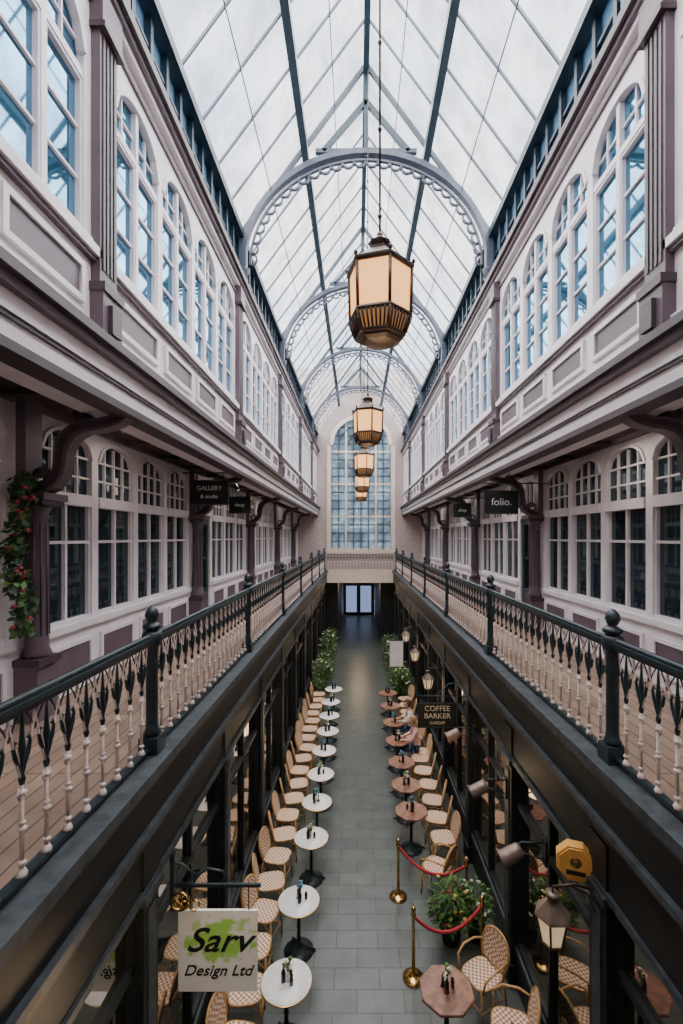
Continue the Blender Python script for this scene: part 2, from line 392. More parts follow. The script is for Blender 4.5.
        sb(mb,side,S,0,.10,y-.16,y+.16,0,.3,BLACK); sb(mb,side,S,0,.11,y-.17,y+.17,3.0,3.08,SILL)
        mb.obj('shopfront_pilaster'); y+=2.375
# ------------------------------------------------------------------ floors, end walls
mb=MB(); mb.box(-3,3.4,Y0,36,-.12,0,FLOORM); mb.obj('floor')
mb=MB(); mb.box(-3.9,4.3,Y0-.3,Y0,0,E+9.6,STONE); mb.obj('wall_back')
mb=MB(); mb.box(-1.6,1.95,Y0,.0,E-2.3,E-1.85,PLANK); mb.box(-1.58,1.93,-.08,0,E-2.35,E-1.8,BLACK); mb.obj('floor_near_bridge')
def endwall():
    global wn
    mb=MB(); y0,y1=Y1,Y1+.4; cx=.23;hw=1.72;zs=E+5.25; rise=1.62; zb=E-.75
    mb.box(-3.9,cx-hw,y0,y1,E-2.3,E+9.7,STONE); mb.box(cx+hw,4.3,y0,y1,E-2.3,E+9.7,STONE)
    mb.box(cx-hw,cx+hw,y0,y1,E-2.3,zb,STONE)
    pts=spandrel(mb,cx-hw,cx+hw,zs,rise,E+9.7,y0,y1,STONE,24)
    mb.ribbon([(p[0],p[1]+.06) for p in pts],.22,y0-.08,y0+.02,CREAM)
    for sx in (-1,1): mb.box(cx+sx*(hw+.02),cx+sx*(hw+.25),y0-.08,y0+.02,zb,zs,CREAM)
    mb.box(cx-hw-.3,cx+hw+.3,y0-.14,y0+.1,zb-.12,zb,CREAM)
    mb.obj('wall_far')
    mb=MB(); mb.box(cx-hw,cx+hw,y0+.2,y0+.22,zb,zs+rise,ENDG)
    for i in range(1,8):
        x=cx-hw+2*hw*i/8; zt=zs+rise*math.sqrt(1-((x-cx)/hw)**2); t=.055 if i in (2,6) else .02
        mb.box(x-t,x+t,y0+.14,y0+.26,zb,zt,CREAM if i in (2,6) else STEELD)
    z=zb+.05
    k=0
    while z<zs+rise-.2:
        ww=hw if z<zs else hw*math.sqrt(1-((z-zs)/rise)**2)
        t=.055 if k%4==0 else .02
        mb.box(cx-ww,cx+ww,y0+.15,y0+.25,z-t,z+t,CREAM if k%4==0 else STEELD); z+=.47; k+=1
    for r_ in (.45,.75): 
        mb.ribbon([(cx+hw*r_*math.cos(pi*i/16),zs+rise*r_*math.sin(pi*i/16)) for i in range(17)],.05,y0+.13,y0+.25,STEELD)
    wn+=1; mb.obj('window_%d'%wn)
    mb=MB(); FAC=mat('street_facade_stone',(.42,.40,.40),.8,var=.15,scale=1.5)
    mb.box(-10,10,45,46,0,17,FAC)
    for ix in range(-4,5):
        for iz in range(5):
            x=ix*2.2;z=1.2+iz*3.2; mb.box(x-.6,x+.6,44.9,45.0,z,z+2.0,GALG); mb.box(x-.7,x+.7,44.8,45,z-.15,z,CREAM); mb.box(x-.04,x+.04,44.85,44.95,z,z+2,CREAM)
    for iz in range(1,5): mb.box(-10,10,44.7,45,iz*3.2+.6,iz*3.2+.8,CREAM)
    mb.obj('building_across_street')
endwall()
mb=MB(); mb.box(-1.8,2.12,25.2,Y1,E-2.05,E-1.85,PLANK); mb.box(-1.66,2.0,25.15,25.3,E-2.5,E-1.84,CREAM); mb.obj('floor_far_bridge')
mb=MB(); mb.box(-3.0,-1.1,Y1,35.8,0,E-2.3,BLACK); mb.box(1.35,3.4,Y1,35.8,0,E-2.3,BLACK); mb.box(-3,3.4,Y1+.4,36,E-2.5,E-2.3,SOFF); mb.obj('wall_passage')
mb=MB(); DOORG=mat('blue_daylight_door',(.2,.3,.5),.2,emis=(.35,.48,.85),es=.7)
mb.box(-1.1,1.35,35.9,36.0,0,E-2.5,BLACK)
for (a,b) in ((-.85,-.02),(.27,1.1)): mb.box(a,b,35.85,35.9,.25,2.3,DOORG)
mb.box(-.9,1.15,35.83,35.9,2.3,2.42,SILL); mb.box(.08,.17,35.8,35.9,0,2.4,SILL)
dn+=1; mb.obj('door_%d'%dn)
# ------------------------------------------------------------------ roof
RZ=E+9.35; EZ=E+5.97; HW=2.5
def rp(off,dz=0): return (XC+off, RZ-(RZ-EZ)*abs(off)/HW+dz)
for s in (-1,1):
    mb=MB(); a=rp(0,.06); b=rp(s*HW,.06)
    mb.add([(a[0],Y0,a[1]),(b[0],Y0,b[1]),(b[0],Y1,b[1]),(a[0],Y1,a[1])],[(0,1,2,3)],ROOFG)
    y=BAYS[0]
    while y<Y1:
        mb.ribbon([rp(0,.05),rp(s*HW,.05)],.04,y-.012,y+.012,TRUSS); y+=BAY/6
    for f in (.25,.75): 
        p=rp(s*HW*f,.0); mb.box(p[0]-.008,p[0]+.008,Y0,Y1,p[1]-.0,p[1]+.02,TRUSS)
    p=rp(s*1.21,-.06); mb.box(p[0]-.065,p[0]+.065,Y0,Y1,p[1]-.11,p[1]+.08,STEEL)
    mb.obj('roof_glazing')
mb=MB(); mb.box(XC-.055,XC+.055,Y0,Y1,RZ-.2,RZ+.1,STEEL); mb.obj('roof_ridge_beam')
for by in BAYS:
    mb=MB(); a=2.44;b=2.22; cz=E+5.38
    for (aa,bb,t,w) in ((a,b,.11,.07),(a-.15,b-.15,.04,.03)):
        mb.ribbon([(XC+aa*math.cos(t_),cz+bb*math.sin(t_)) for t_ in [pi*i/48 for i in range(49)]],t,by-w,by+w,TRUSS)
    N=30
    for i in range(N):
        t=pi*(i+.5)/N; r0=Vector((XC+(a-.17)*math.cos(t),cz+(b-.17)*math.sin(t)))
        inn=-Vector((math.cos(t),math.sin(t))); tg=Vector((-inn.y,inn.x)); R=.11
        mb.ribbon([tuple(r0+tg*R*math.cos(u)+inn*R*math.sin(u)) for u in [pi*k/6 for k in range(7)]],.034,by-.025,by+.025,TRUSS)
        t=pi*i/N
        if i: 
            c=Vector((XC+(a-.22)*math.cos(t),cz+(b-.22)*math.sin(t))); mb.lathe([(.0,-.04),(.035,-.02),(.042,0),(.035,.02),(0,.04)],(c.x,by,c.y),TRUSS,6)
    for s in (-1,1):
        mb.ribbon([rp(0,-.04),rp(s*HW,-.04)],.05,by-.03,by+.03,STEEL)
        mb.ribbon([(XC,RZ-.75),(XC+s*.85,E+7.62)],.09,by-.04,by+.04,STEEL)
        mb.box(XC+s*2.36,XC+s*2.5,by-.08,by+.08,E+5.0,E+5.95,TRUSS)
        mb.lathe([(0,-.12),(.05,-.1),(.08,0),(.1,.06),(.1,.1)],(XC+s*2.40,by,E+5.2),TRUSS,8)
        mb.ribbon([(XC+s*2.42,E+5.9),(XC+s*2.2,E+6.35)],.05,by-.03,by+.03,TRUSS)
    mb.box(XC-.04,XC+.04,by-.04,by+.04,E+7.5,RZ-.1,STEEL)
    mb.box(XC-1.0,XC+1.0,by-.04,by+.04,E+7.58,E+7.66,STEEL)
    mb.obj('arched_roof_truss')
# ------------------------------------------------------------------ lanterns
def lantern():
    mb=MB(); n=6; rt=pi/6+.25
    mb.lathe([(.06,.02),(.16,.03),(.20,.05),(.21,.07)],(0,0,0),BRONZE,n,False,rt)
    mb.lathe([(.235,.07),(.245,.09),(.235,.105)],(0,0,0),BRONZE,n,False,rt)
    mb.lathe([(.288,.245),(.305,.26),(.295,.28)],(0,0,0),BRONZE,n,False,rt)
    for i in range(n):
        a0=2*pi*i/n+rt;a1=2*pi*(i+1)/n+rt
        for k in range(7):
            f=k/7; r0,r1=.236,.294
            p=Vector((r0*math.cos(a0),r0*math.sin(a0),.10)).lerp(Vector((r0*math.cos(a1),r0*math.sin(a1),.10)),f)
            q=Vector((r1*math.cos(a0),r1*math.sin(a0),.25)).lerp(Vector((r1*math.cos(a1),r1*math.sin(a1),.25)),f)
            mb.tube([p,q],.009 if k else .015,BRONZE,4)
        p=Vector((.285*math.cos(a0),.285*math.sin(a0),.27)); q=Vector((.298*math.cos(a0),.298*math.sin(a0),.69))
        mb.tube([p,q],.016,BRONZE,5)
    mb.lathe([(.215,.10),(.27,.25)],(0,0,0),AMBERD,n,False,rt)
    mb.lathe([(.278,.28),(.288,.68)],(0,0,0),AMBER,n,False,rt)
    mb.lathe([(.305,.67),(.32,.69),(.32,.71),(.26,.74),(.16,.83),(.11,.865),(.11,.89)],(0,0,0),BRONZE,n,False,rt)
    mb.lathe([(.09,.89),(.095,.93),(.11,.945),(.07,.97),(.04,1.0),(.02,1.01),(.03,1.03),(.015,1.05)],(0,0,0),BRONZE,8)
    for i in range(n):
        a0=2*pi*i/n+rt; mb.lathe([(0,0),(.015,.01),(.02,.03),(0,.06)],(.31*math.cos(a0),.31*math.sin(a0),.71),BRONZE,5)
    mb.tube([(0,0,1.04),(0,0,9.15-1.77)],.011,BRONZE,5)
    for k in range(8):
        z=1.2+k*.8; mb.lathe([(.01,-.03),(.022,0),(.01,.03)],(0,0,z),BRONZE,6)
    return mb.mesh('hanging_lantern')
LM=lantern()
for by in BAYS[1:]:
    inst(LM,'hanging_lantern',(XC+.03,by-.12,E+1.75))
    ld=bpy.data.lights.new('lantern_bulb','POINT'); ld.energy=10; ld.color=(1,.7,.42); ld.shadow_soft_size=.25
    lo=bpy.data.objects.new('lantern_bulb',ld); lo.location=(XC+.03,by-.12,E+1.5); scene.collection.objects.link(lo)
# ------------------------------------------------------------------ railing
def baluster(mb):
    mb.tube([(0,0,.05),(0,0,.58)],.012,PIRON,5)
    for z,r in ((.13,.024),(.31,.028),(.34,.02),(.50,.026)):
        mb.lathe([(.01,-.015),(r,0),(.01,.015)],(0,0,z),PIRON,6)
    mb.lathe([(.02,-.02),(.03,0),(.015,.03)],(0,0,.07),PIRON,6)
    mb.lathe([(.012,.54),(.020,.57),(.010,.60),(.010,.66),(.020,.73),(.013,.80),(.007,.90),(.006,.93)],(0,0,0),IRON,6)
    for s in (-1,1):
        mb.tube([(0,0,.58),(0,s*.025,.64),(0,s*.048,.70),(0,s*.062,.75),(0,s*.052,.785),(0,s*.036,.77)],[.007,.010,.013,.010,.008,.006],IRON,5)
        mb.tube([(0,0,.56),(0,s*.03,.63),(0,s*.065,.76),(0,s*.088,.86),(0,s*.095,.93)],[.006,.007,.008,.007,.006],PIRON,5)
        mb.tube([(0,s*.095,.80),(0,s*.06,.87),(0,s*.02,.925)],[.005,.006,.006],IRON,4)
        mb.tube([(0,0,.50),(0,s*.02,.47),(0,s*.034,.50),(0,s*.024,.53)],[.006,.008,.007,.004],PIRON,4)
def post(mb):
    mb.box(-.08,.08,-.08,.08,0,.14,IRON)
    mb.lathe([(.06,.14),(.07,.17),(.055,.20),(.05,.25),(.05,.70),(.065,.74),(.05,.78),(.055,.9),(.08,.93),(.085,.98),(.08,1.02),(.05,1.04)],(0,0,0),IRON,10)
    mb.lathe([(.045,1.03),(.075,1.06),(.08,1.08),(.05,1.10),(.03,1.11),(.045,1.13),(.06,1.17),(.05,1.21),(.025,1.24),(.01,1.25)],(0,0,0),IRON,10)
for side,R in ((-1,LR),(1,RR)):
    mb=MB(); zb=E-1.84
    posts=[]
    p=(3.95 if side<0 else 3.78)-3.45
    while p<25.2: posts.append(p); p+=3.45
    for p in posts:
        mb.M=Matrix.Translation((R,p,zb)); post(mb)
    for i,p in enumerate(posts):
        e=posts[i+1] if i+1<len(posts) else 25.15
        n=max(1,int((e-p-.16)/.19)); st=(e-p)/(n+1)
        for k in range(1,n+1):
            mb.M=Matrix.Translation((R,p+st*k,zb)); baluster(mb)
    mb.M=Matrix.Identity(4)
    mb.box(R-.045,R+.045,posts[0],25.2,zb+.955,zb+.985,IRON); mb.box(R-.03,R+.03,posts[0],25.2,zb+.925,zb+.955,IRON)
    mb.tube([(R,posts[0],zb+.99),(R,25.2,zb+.99)],.028,IRON,8)
    mb.box(R-.02,R+.02,posts[0],25.2,zb+.035,zb+.06,IRON)
    mb.obj('cast_iron_railing')
mb=MB(); zb=E-1.84
n=22
for k in range(1,n):
    mb.M=Matrix.Translation((LR+(RR-LR)*k/n,25.22,zb))@Matrix.Rotation(pi/2,4,'Z'); baluster(mb)
mb.M=Matrix.Identity(4); mb.box(LR+.09,RR-.09,25.18,25.26,zb+.93,zb+1.0,CREAM); mb.box(LR+.1,RR-.1,25.2,25.24,zb+.03,zb+.06,CREAM)
mb.obj('bridge_railing')
# ------------------------------------------------------------------ furniture
def chair(arms=False):  # faces +X
    mb=MB(); T=.014
    seat=[]; N=20
    for i in range(N):
        t=2*pi*i/N; c,s_=math.cos(t),math.sin(t); e=.6
        seat.append((.21*math.copysign(abs(c)**e,c),.20*math.copysign(abs(s_)**e,s_)))
    vs=[(x,y,.445) for x,y in seat]+[(x,y,.465) for x,y in seat]+[(x*.8,y*.8,.458) for x,y in seat]
    fs=[tuple(range(N))[::-1]]+[(i,(i+1)%N,N+(i+1)%N,N+i) for i in range(N)]+[(N+i,N+(i+1)%N,2*N+(i+1)%N,2*N+i) for i in range(N)]+[tuple(range(2*N,3*N))]
    mb.add(vs,fs,WEAVE)
    mb.tube([(x*1.03,y*1.03,.452) for x,y in seat+seat[:1]],.016,RATTAN,6)
    for s in (-1,1):
        mb.tube([(.19,s*.17,.45),(.21,s*.185,.0)],T,RATTAN,6)
        mb.tube([(.20,s*.178,.30),(.10,s*.18,.40),(.0,s*.185,.44)],.009,RATTAN,5)
        mb.tube([(-.25,s*.185,0),(-.2,s*.18,.45)],T,RATTAN,6)
    mb.tube([(.2,-.18,.2),(.2,.18,.2)],.01,RATTAN,5); mb.tube([(-.225,-.18,.2),(-.225,.18,.2)],.01,RATTAN,5)
    for s in (-1,1): mb.tube([(.2,s*.18,.17),(-.23,s*.18,.17)],.01,RATTAN,5)
    hoop=[(-.2,-.18,.45),(-.225,-.205,.58),(-.25,-.21,.70)]
    for i in range(1,9):
        t=pi*i/9; hoop.append((-.25-.04*math.sin(t),-.21*math.cos(t),.70+.19*math.sin(t)))
    hoop+=[(-.25,.21,.70),(-.225,.205,.58),(-.2,.18,.45)]
    mb.tube(hoop,.018,RATTAN,7)
    inn=[(p[0]+.0,p[1]*.90,.50+(p[2]-.45)*.92) for p in hoop]
    c=len(inn); mb.add([(p[0]+.006,p[1],p[2]) for p in inn]+[(p[0]-.006,p[1],p[2]) for p in inn],[tuple(range(c)),tuple(range(c,2*c))[::-1]]+[(i,(i+1)%c,c+(i+1)%c,c+i) for i in range(c)],WEAVE)
    mb.tube([inn[0],inn[-1]],.011,RATTAN,6)
    if arms:
        for s in (-1,1):
            mb.tube([(-.24,s*.21,.66),(-.1,s*.25,.69),(.08,s*.26,.68),(.19,s*.24,.62),(.2,s*.20,.45)],.014,RATTAN,6)
    return mb.mesh('bistro_chair')
CH=chair(); CHA=chair(True)
def rtable():
    mb=MB(); mb.lathe([(.28,.72),(.30,.725),(.305,.745),(.295,.755)],(0,0,0),MARBLE,28)
    mb.tube([(.306*math.cos(k*pi/16),.306*math.sin(k*pi/16),.737) for k in range(33)],.008,BRASS,5)
    mb.lathe([(.22,0),(.22,.02),(.10,.05),(.03,.09),(.025,.35),(.035,.37),(.025,.40),(.025,.66),(.06,.70),(.15,.72)],(0,0,0),IRON,12)
    for k in range(3):
        a=k*2*pi/3; mb.tube([(.03*math.cos(a),.03*math.sin(a),.12),(.15*math.cos(a),.15*math.sin(a),.06),(.25*math.cos(a),.25*math.sin(a),.015)],.015,IRON,5)
    return mb.mesh('round_bistro_table')
def otable():
    mb=MB(); mb.lathe([(.30,.715),(.33,.72),(.33,.75),(.32,.755)],(0,0,0),WOOD,8,False,pi/8)
    mb.lathe([(.22,0),(.22,.02),(.10,.05),(.03,.09),(.03,.66),(.06,.70),(.15,.715)],(0,0,0),IRON,12)
    for k in range(4):
        a=k*pi/2; mb.tube([(.03*math.cos(a),.03*math.sin(a),.12),(.15*math.cos(a),.15*math.sin(a),.06),(.27*math.cos(a),.27*math.sin(a),.015)],.015,IRON,5)
    return mb.mesh('octagonal_wooden_table')
RT=rtable(); OT=otable()
def tabset(fl):
    mb=MB()
    mb.lathe([(.028,0),(.03,.01),(.03,.11),(.012,.15),(.012,.2),(.014,.21)],(.05,.03,0),BOTTLE,8)
    mb.lathe([(.022,0),(.024,.07),(.015,.09),(.018,.10)],(-.06,.05,0),BOTTLE,8)
    mb.box(-.04,.03,-.07,-.03,0,.012,BOTTLE); mb.box(-.035,.025,-.054,-.046,.012,.14,BOTTLE)
    mb.lathe([(.02,0),(.026,.05),(.016,.09),(.02,.1)],(0,.0,0),MARBLE,8)
    for k in range(9):
        a=random.random()*6.28; r=.06*random.random(); h=.16+.09*random.random()
        mb.tube([(0,0,.08),(r*math.cos(a),r*math.sin(a),h)],.003,LEAF,4)
        mb.lathe([(0,-.015),(.028,0),(.031,.01),(.0,.028)],(r*math.cos(a),r*math.sin(a),h),fl if k%3 else LEAF,6)
    return mb.mesh('table_vase_and_cruets')
TS=[tabset(PETALW),tabset(PETALB)]
for i,y in enumerate([5.55,6.78,8.2,9.3,10.4,11.55,12.7,13.8,14.95,16.2]):
    inst(RT,'round_bistro_table',(-.83+random.uniform(-.03,.03),y,0)); inst(TS[i%2],'table_vase_and_cruets',(-.83,y,.757),(0,0,random.random()*6))
y=5.15
while y<16.7:
    inst(CH,'bistro_chair',(-1.38+random.uniform(-.04,.05),y,0),(0,0,random.uniform(-.35,.35))); y+=.6
ty=[5.45,9.0,9.95,10.95,12.1,13.3,14.6,15.8]
for i,y in enumerate(ty):
    inst(OT,'octagonal_wooden_table',(1.06,y,0)); inst(TS[i%2],'table_vase_and_cruets',(1.06,y,.757),(0,0,random.random()*6))
y=8.65
while y<16.2:
    yy=y
    for py in (12.13,13.35):
        if abs(y-py)<.31: yy=py
    inst(CH,'bistro_chair',(1.66 if yy!=y else 1.66+random.uniform(-.05,.03),yy,0),(0,0,pi+(0 if yy!=y else random.uniform(-.35,.35)))); y+=.62
for (x,y,r) in ((1.62,5.95,-2.6),(1.78,5.3,2.9),(1.38,7.9,2.5)):
    inst(CHA,'bistro_chair',(x,y,0),(0,0,r))
def stanchion():
    mb=MB(); mb.lathe([(.15,0),(.15,.02),(.08,.04),(.025,.07),(.022,.85),(.035,.86),(.035,.89),(.02,.90),(.03,.93),(.035,.955),(.02,.985),(.005,.99)],(0,0,0),BRASS,14); return mb.mesh('brass_stanchion')
ST=stanchion()
for p in ((.70,7.8),(1.75,7.35),(.78,6.36),(1.78,6.55)): inst(ST,'brass_stanchion',(p[0],p[1],0))
for a,b in (((.70,7.8),(1.75,7.35)),((.78,6.36),(1.78,6.55))):
    mb=MB(); P=[]
    for i in range(15):
        t=i/14; P.append((a[0]+(b[0]-a[0])*t,a[1]+(b[1]-a[1])*t,.86-.30*(1-(2*t-1)**2)))
    mb.tube(P,.022,ROPE,8); mb.obj('velvet_rope')
def plant(seed,R,H,n,fl=None,pot=True,lf=LEAF,every=8):
    rnd=random.Random(seed); mb=MB(); pz=0
    if pot: mb.lathe([(R*.45,0),(R*.6,H*.28),(R*.65,H*.3),(R*.55,H*.3),(R*.5,H*.27)],(0,0,0),TERRA,12); pz=H*.27
    for k in range(n):
        a=rnd.random()*6.28; rr=R*(rnd.random()**.5)
        c=Vector((rr*math.cos(a),rr*math.sin(a),pz+(H-pz)*(.1+.9*rnd.random()*math.sqrt(max(0.05,1-(rr/R)**2*.7)))))
        d=Vector((math.cos(a),math.sin(a),rnd.uniform(-.4,.8))).normalized(); L=rnd.uniform(.05,.10)*(1+R); w=L*.4
        sd=d.cross(Vector((rnd.uniform(-.4,.4),rnd.uniform(-.4,.4),1))).normalized(); nn=sd.cross(d)
        mb.add([c,c+d*L*.45+sd*w*.5+nn*.01,c+d*L-nn*L*.2,c+d*L*.45-sd*w*.5+nn*.01,c+d*L*.5-nn*.01],[(0,1,4),(1,2,4),(2,3,4),(3,0,4)],lf if k%3 else LEAF2)
        if k%6==0: mb.tube([(0,0,pz*.9),(c.x*.5,c.y*.5,(pz+c.z)/2),tuple(c)],.006,LEAF2,4)
        if fl and k%every==0:
            mb.lathe([(0,-.02),(.026,-.005),(.03,.01),(.0,.025)],tuple(c+d*.05+Vector((0,0,.04))),fl[(k//every)%len(fl)],6)
    return mb.mesh('potted_plant')
PL=[plant(1,.28,.9,420,[PETALY,PETALR,PETALY],every=14),plant(2,.26,.8,300),plant(3,.28,1.1,340,[PETALW],every=12)]
inst(PL[0],'potted_flowers',(1.42,6.95,0)); inst(PL[2],'potted_flowers',(1.80,6.98,0),sc=.8)
inst(PL[1],'potted_plant',(1.75,4.75,0),sc=1.1)
yy=17.1;i=0
while yy<24.6:
    inst(PL[(i%2)+1],'potted_plant',(-1.38,yy,0),(0,0,i),1.1+.35*(i%3)/2)
    inst(PL[((i+1)%2)+1],'potted_plant',(1.64,yy-.35,0),(0,0,i*2),1.1+.35*((i+1)%3)/2); yy+=.95; i+=1
inst(PL[1],'potted_plant',(-1.48,4.6,0),sc=1.1)
# ivy garland on left column
mb=MB(); rnd=random.Random(5); gy=GB(-1)[1]-.24
for k in range(460):
    t=rnd.random(); z=E+.62-1.55*t; c=Vector((LG+.14+rnd.uniform(-.07,.09)+.05*math.sin(t*9),gy+rnd.uniform(-.10,.05),z))
    d=Vector((rnd.uniform(-1,1),rnd.uniform(-1,.2),rnd.uniform(-1,.4))).normalized(); L=.085; sd=d.orthogonal().normalized()
    mb.add([c,c+d*L*.5+sd*.028,c+d*L,c+d*L*.5-sd*.028],[(0,1,2,3)],LEAF2 if k%4 else LEAF)
    if k%24==0: mb.lathe([(0,-.02),(.028,0),(0,.028)],tuple(c+Vector((.05,-.06,0))),PETALR,7)
mb.tube([(LG+.14,gy+.02,E+.65),(LG+.16,gy+.02,E),(LG+.14,gy+.02,E-.9)],.01,LEAF2,4)
mb.obj('ivy_garland')
# ------------------------------------------------------------------ signs
def text(body,size,loc,m,parent,name,ital=0,sx=1,off=0):
    c=bpy.data.curves.new(name,'FONT'); c.body=body; c.size=size; c.extrude=.003; c.align_x='CENTER'; c.align_y='CENTER'; c.shear=ital; c.offset=off
    c.materials.append(m); o=bpy.data.objects.new(name,c); o.rotation_euler=(pi/2,0,0); o.location=loc; o.scale=(sx,1,1)
    scene.collection.objects.link(o); o.parent=parent; return o
INK=mat('black_ink',(.01,.01,.01),.6); GOLDP=mat('cream_lettering',(.85,.68,.45),.5)
def sarv():
    m=bpy.data.materials.new('sign_print_green_splash'); m.use_nodes=True; nt=m.node_tree; b=nt.nodes['Principled BSDF']
    tc=nt.nodes.new('ShaderNodeTexCoord'); n=nt.nodes.new('ShaderNodeTexNoise'); n.inputs['Scale'].default_value=9; n.inputs['Detail'].default_value=5
    nt.links.new(tc.outputs['Object'],n.inputs['Vector'])
    mp=nt.nodes.new('ShaderNodeMapping'); mp.inputs['Location'].default_value=(0,0,-.12); mp.inputs['Scale'].default_value=(.75,1,1.15); nt.links.new(tc.outputs['Object'],mp.inputs[0])
    ln=nt.nodes.new('ShaderNodeVectorMath'); ln.operation='LENGTH'; nt.links.new(mp.outputs[0],ln.inputs[0])
    a=nt.nodes.new('ShaderNodeMath'); a.operation='MULTIPLY_ADD'; a.inputs[1].default_value=-1.3; a.inputs[2].default_value=.39; nt.links.new(ln.outputs['Value'],a.inputs[0])
    s=nt.nodes.new('ShaderNodeMath'); s.operation='ADD'; nt.links.new(a.outputs[0],s.inputs[0]); nt.links.new(n.outputs['Fac'],s.inputs[1])
    r=nt.nodes.new('ShaderNodeValToRGB'); r.color_ramp.elements[0].position=.56; r.color_ramp.elements[0].color=(.94,.96,.94,1)
    r.color_ramp.elements[1].position=.70; r.color_ramp.elements[1].color=(.40,.78,.14,1)
    nt.links.new(s.outputs[0],r.inputs['Fac']); nt.links.new(r.outputs['Color'],b.inputs['Base Color']); b.inputs['Roughness'].default_value=.5
    d=4.5; cx=(218-357)/460*d; cz=E-(950-537)/460*d
    mb=MB(); mb.box(-.385,.385,-.012,.012,-.395,.395,m)
    for x in (-.3,.3): mb.tube([(x,0,.39),(x,0,.62)],.006,IRON,5)
    mb.box(-.45,.42,-.012,.012,.62,.65,IRON)
    mb.tube([(-.45,0,.64),(-.3,0,.66),(-.1,0,.80),(.05,0,.77),(.07,0,.70),(.02,0,.67)],.012,IRON,6)
    mb.tube([(-.45,0,.85),(-.35,0,.84),(-.22,0,.74)],.012,IRON,6)
    mb.tube([(-.36+.085*math.cos(t),-.03,.50+.085*math.sin(t)) for t in [k*pi/8 for k in range(17)]],.016,BRASS,6)
    for t in range(6): mb.tube([(-.36,-.03,.50),(-.36+.07*math.cos(t*pi/3),-.03,.50+.07*math.sin(t*pi/3))],.010,BRASS,5)
    mb.tube([(-.22+.05*math.cos(t),-.03,.46+.05*math.sin(t)) for t in [k*pi/8 for k in range(14)]],.012,BRASS,6)
    mb.box(-.46,-.42,-.03,.03,.4,.95,IRON)
    o=mb.obj('hanging_shop_sign',(cx,d,cz))
    text('Sarv',.33,(.0,-.016,.10),INK,o,'lettering_top',.4,1.1,.003); text('Design Ltd',.145,(.0,-.016,-.19),INK,o,'lettering_bottom',.35,1.05,.001)
sarv()
def hsign(cx,y,cz,w,h,lines,wallx,name='hanging_shop_sign',face=BLACK):
    mb=MB(); mb.box(-w/2,w/2,-.02,.02,-h/2,h/2,face)
    for (a,b,c,d) in ((-w/2,w/2,h/2-.02,h/2),(-w/2,w/2,-h/2,-h/2+.02)): mb.box(a,b,-.026,.026,c,d,SILL)
    s=1 if wallx>cx else -1
    for x in (-w*.35,w*.35): mb.tube([(x,0,h/2),(x,0,h/2+.14)],.006,IRON,5)
    mb.tube([(wallx-cx,0,h/2+.14),(-s*w*.55,0,h/2+.14)],.012,IRON,6)
    mb.tube([(wallx-cx,0,h/2+.42),(s*w*.3,0,h/2+.38),(s*w*.05,0,h/2+.2),(-s*w*.1,0,h/2+.15)],.010,IRON,6)
    o=mb.obj(name,(cx,y,cz))
    for (t,sz,dz) in lines: text(t,sz,(0,-.03,dz),GOLDP if name=='hanging_shop_sign' else MARBLE,o,'lettering')
hsign(1.62,9.3,E-3.60,.78,.50,[('COFFEE',.15,.14),('BARKER',.15,-.01),('CARDIFF',.08,-.15)],RS)
hsign(1.25,14.6,2.4,.42,.85,[],RS,'hanging_shop_sign',PALE)
hsign(-2.85,8.9,E+.86,.74,.48,[('GALLERY',.12,.08),('& studio',.10,-.08)],LG,'gallery_shop_sign')
hsign(2.82,9.0,E+.68,.66,.46,[('folio.',.2,0)],RG,'gallery_shop_sign')
hsign(-2.75,10.8,E+.75,.5,.4,[('shop',.12,0)],LG,'gallery_shop_sign')
hsign(2.95,12.9,E+.75,.5,.4,[('shop',.12,0)],RG,'gallery_shop_sign')
ORG=mat('orange_sign_face',(.85,.42,.09),.4,var=.1)
mb=MB(); mb.M=Matrix.Rotation(-.35,4,'Z')@Matrix.Rotation(pi/2,4,'X')
mb.lathe([(.16,-.05),(.17,-.04),(.17,.05),(.165,.06)],(0,0,0),ORG,8,False,pi/8); mb.lathe([(.15,.061),(.145,.07)],(0,0,0),ORG,8,False,pi/8)
mb.lathe([(.05,.071),(.045,.075)],(0,0.02,0),BRASS,12); mb.box(-.08,.08,-.09,-.05,.072,.078,BLACK)
mb.M=Matrix.Identity(4); mb.tube([(.0,.02,0),(.08,.02,.02),(.15,.02,.02)],.02,BLACK,6)
mb.obj('octagonal_hanging_sign',(1.99,4.2,E-2.95))
